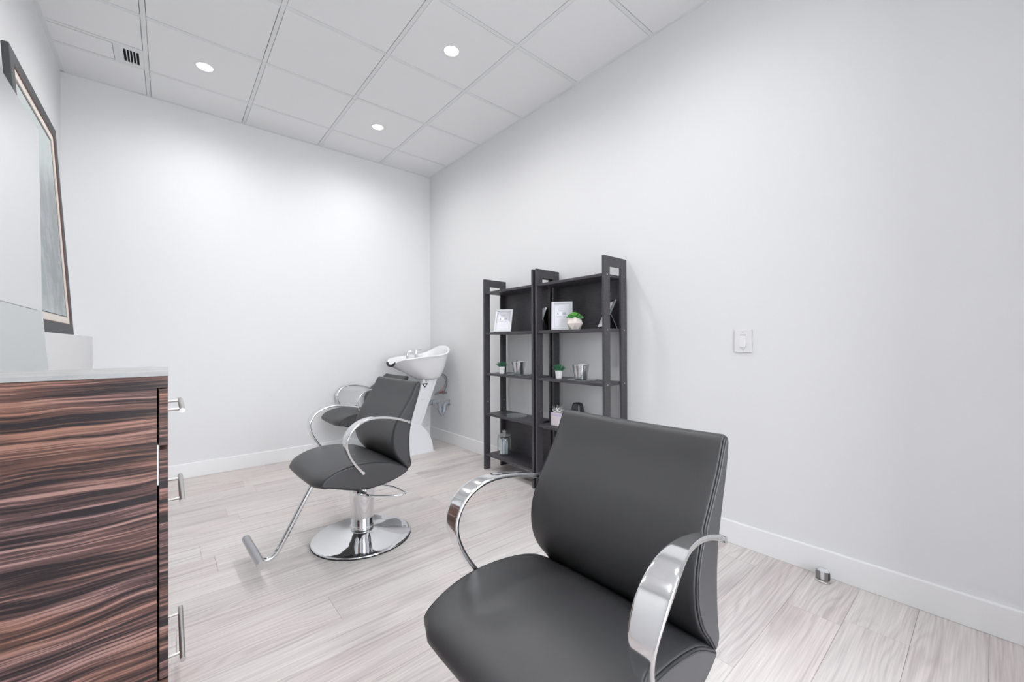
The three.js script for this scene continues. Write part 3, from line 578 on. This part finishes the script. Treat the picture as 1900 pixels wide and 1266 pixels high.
// ------------------------------------------------------------------ mirror, panel and framed picture at the ledge
{
  const t = thing('station_panel', 'pale grey-green lacquered panel leaning under the frameless mirror', 'panel', [-2.6265, 0, 1.904]);
  const lean = Math.atan2(0.092, 1.219), hgt = 1.2215, w = 0.66;
  mesh('board', box(-0.007, 0, 0.001, hgt, -w / 2 + 0.004, w / 2).rotateZ(lean), M.lacquer, t);
  mesh('edge_strip', box(-0.0072, 0.0006, 0.001, hgt, -w / 2, -w / 2 + 0.004).rotateZ(lean), M.whiteEdge, t);
}
{
  const t = thing('wall_mirror', 'tall frameless mirror standing above the grey-green panel', 'mirror', [-2.7185, 1.2195, 1.904]);
  const lean = Math.atan2(0.009, 0.765);
  mesh('glass', rbox(-0.0045, 0, 0, 0.765, -0.33, 0.33, 0.0008, 1).rotateZ(lean), M.mirror, t);
  mesh('backing', box(-0.0065, -0.0046, 0.002, 0.763, -0.328, 0.328).rotateZ(lean), M.whiteEdge, t);
}
{
  const w = 0.926, h = 1.212, zc = 1.077, lean = Math.atan2(0.074, 1.21), bar = 0.06;
  const t = thing('framed_picture', 'large dark framed smoky grey print with cream mat leaning on the ledge', 'picture', [-2.7415, 1.1335, zc]);
  const ring = (w, h, b, depth, bev) => {
    const s = new THREE.Shape(); s.moveTo(-w / 2, 0); s.lineTo(w / 2, 0); s.lineTo(w / 2, h); s.lineTo(-w / 2, h); s.closePath();
    const p = new THREE.Path(); p.moveTo(-w / 2 + b, b); p.lineTo(-w / 2 + b, h - b); p.lineTo(w / 2 - b, h - b); p.lineTo(w / 2 - b, b); p.closePath(); s.holes.push(p);
    return new THREE.ExtrudeGeometry(s, { depth: depth - 2 * bev, bevelEnabled: bev > 0, bevelThickness: bev, bevelSize: bev, bevelOffset: -bev, bevelSegments: 2 });
  };
  const put = (g) => g.rotateY(Math.PI / 2).rotateZ(lean);   // shape plane turned to face +x, then leaned on the wall
  const f = mesh('frame', put(ring(w, h, bar, 0.024, 0.003).translate(0, 0, -0.021)), M.darkFrame, t);
  mesh('inner_lip', put(ring(w - 2 * bar + 0.004, h - 2 * bar + 0.004, 0.005, 0.012, 0).translate(0, bar - 0.002, -0.013)), M.redEdge, f);
  mesh('mat', put(ring(w - 2 * bar - 0.005, h - 2 * bar - 0.005, 0.036, 0.006, 0).translate(0, bar + 0.0025, -0.012)), M.cream, t);
  const art = canvasTex(512, 700, (c, W, Hh) => {
    c.fillStyle = '#c3cbcb'; c.fillRect(0, 0, W, Hh);
    let s = 7; const r = () => { s = (s * 16807) % 2147483647; return s / 2147483647; };
    for (let i = 0; i < 520; i++) { const x = r() * W - 20, y = 230 + r() * 420, a = r(); c.fillStyle = `rgba(${125 + a * 45 | 0},${131 + a * 45 | 0},${133 + a * 47 | 0},0.10)`; c.beginPath(); c.ellipse(x, y, 10 + r() * 40, 30 + r() * 120, (r() - 0.5) * 0.3, 0, 7); c.fill(); }
    for (let i = 0; i < 90; i++) { const x = r() * W, y = 300 + r() * 380, a = r(); c.fillStyle = `rgba(205,210,214,0.16)`; c.fillRect(x, y, 10 + r() * 40, 4 + r() * 50); }
    c.strokeStyle = 'rgba(90,98,100,0.5)'; c.lineWidth = 1.5; for (let i = 0; i < 14; i++) { const x = r() * W, y = 60 + r() * 260; c.beginPath(); c.moveTo(x, y); c.lineTo(x + (r() - 0.5) * 70, y + r() * 70); c.stroke(); }
  });
  mesh('print', put(new THREE.BoxGeometry(w - 2 * bar - 0.05, h - 2 * bar - 0.05, 0.002).translate(0, h / 2, -0.0125)), std({ map: art, roughness: 0.55 }), t);
  mesh('print_border', put(ring(w - 2 * bar - 0.085, h - 2 * bar - 0.085, 0.004, 0.001, 0).translate(0, bar + 0.0425, -0.0114)), M.darkFrame, t);
}

scene.traverse((o) => { if (o.isMesh) { o.castShadow = true; o.receiveShadow = true; } });
renderer.render(scene, camera);
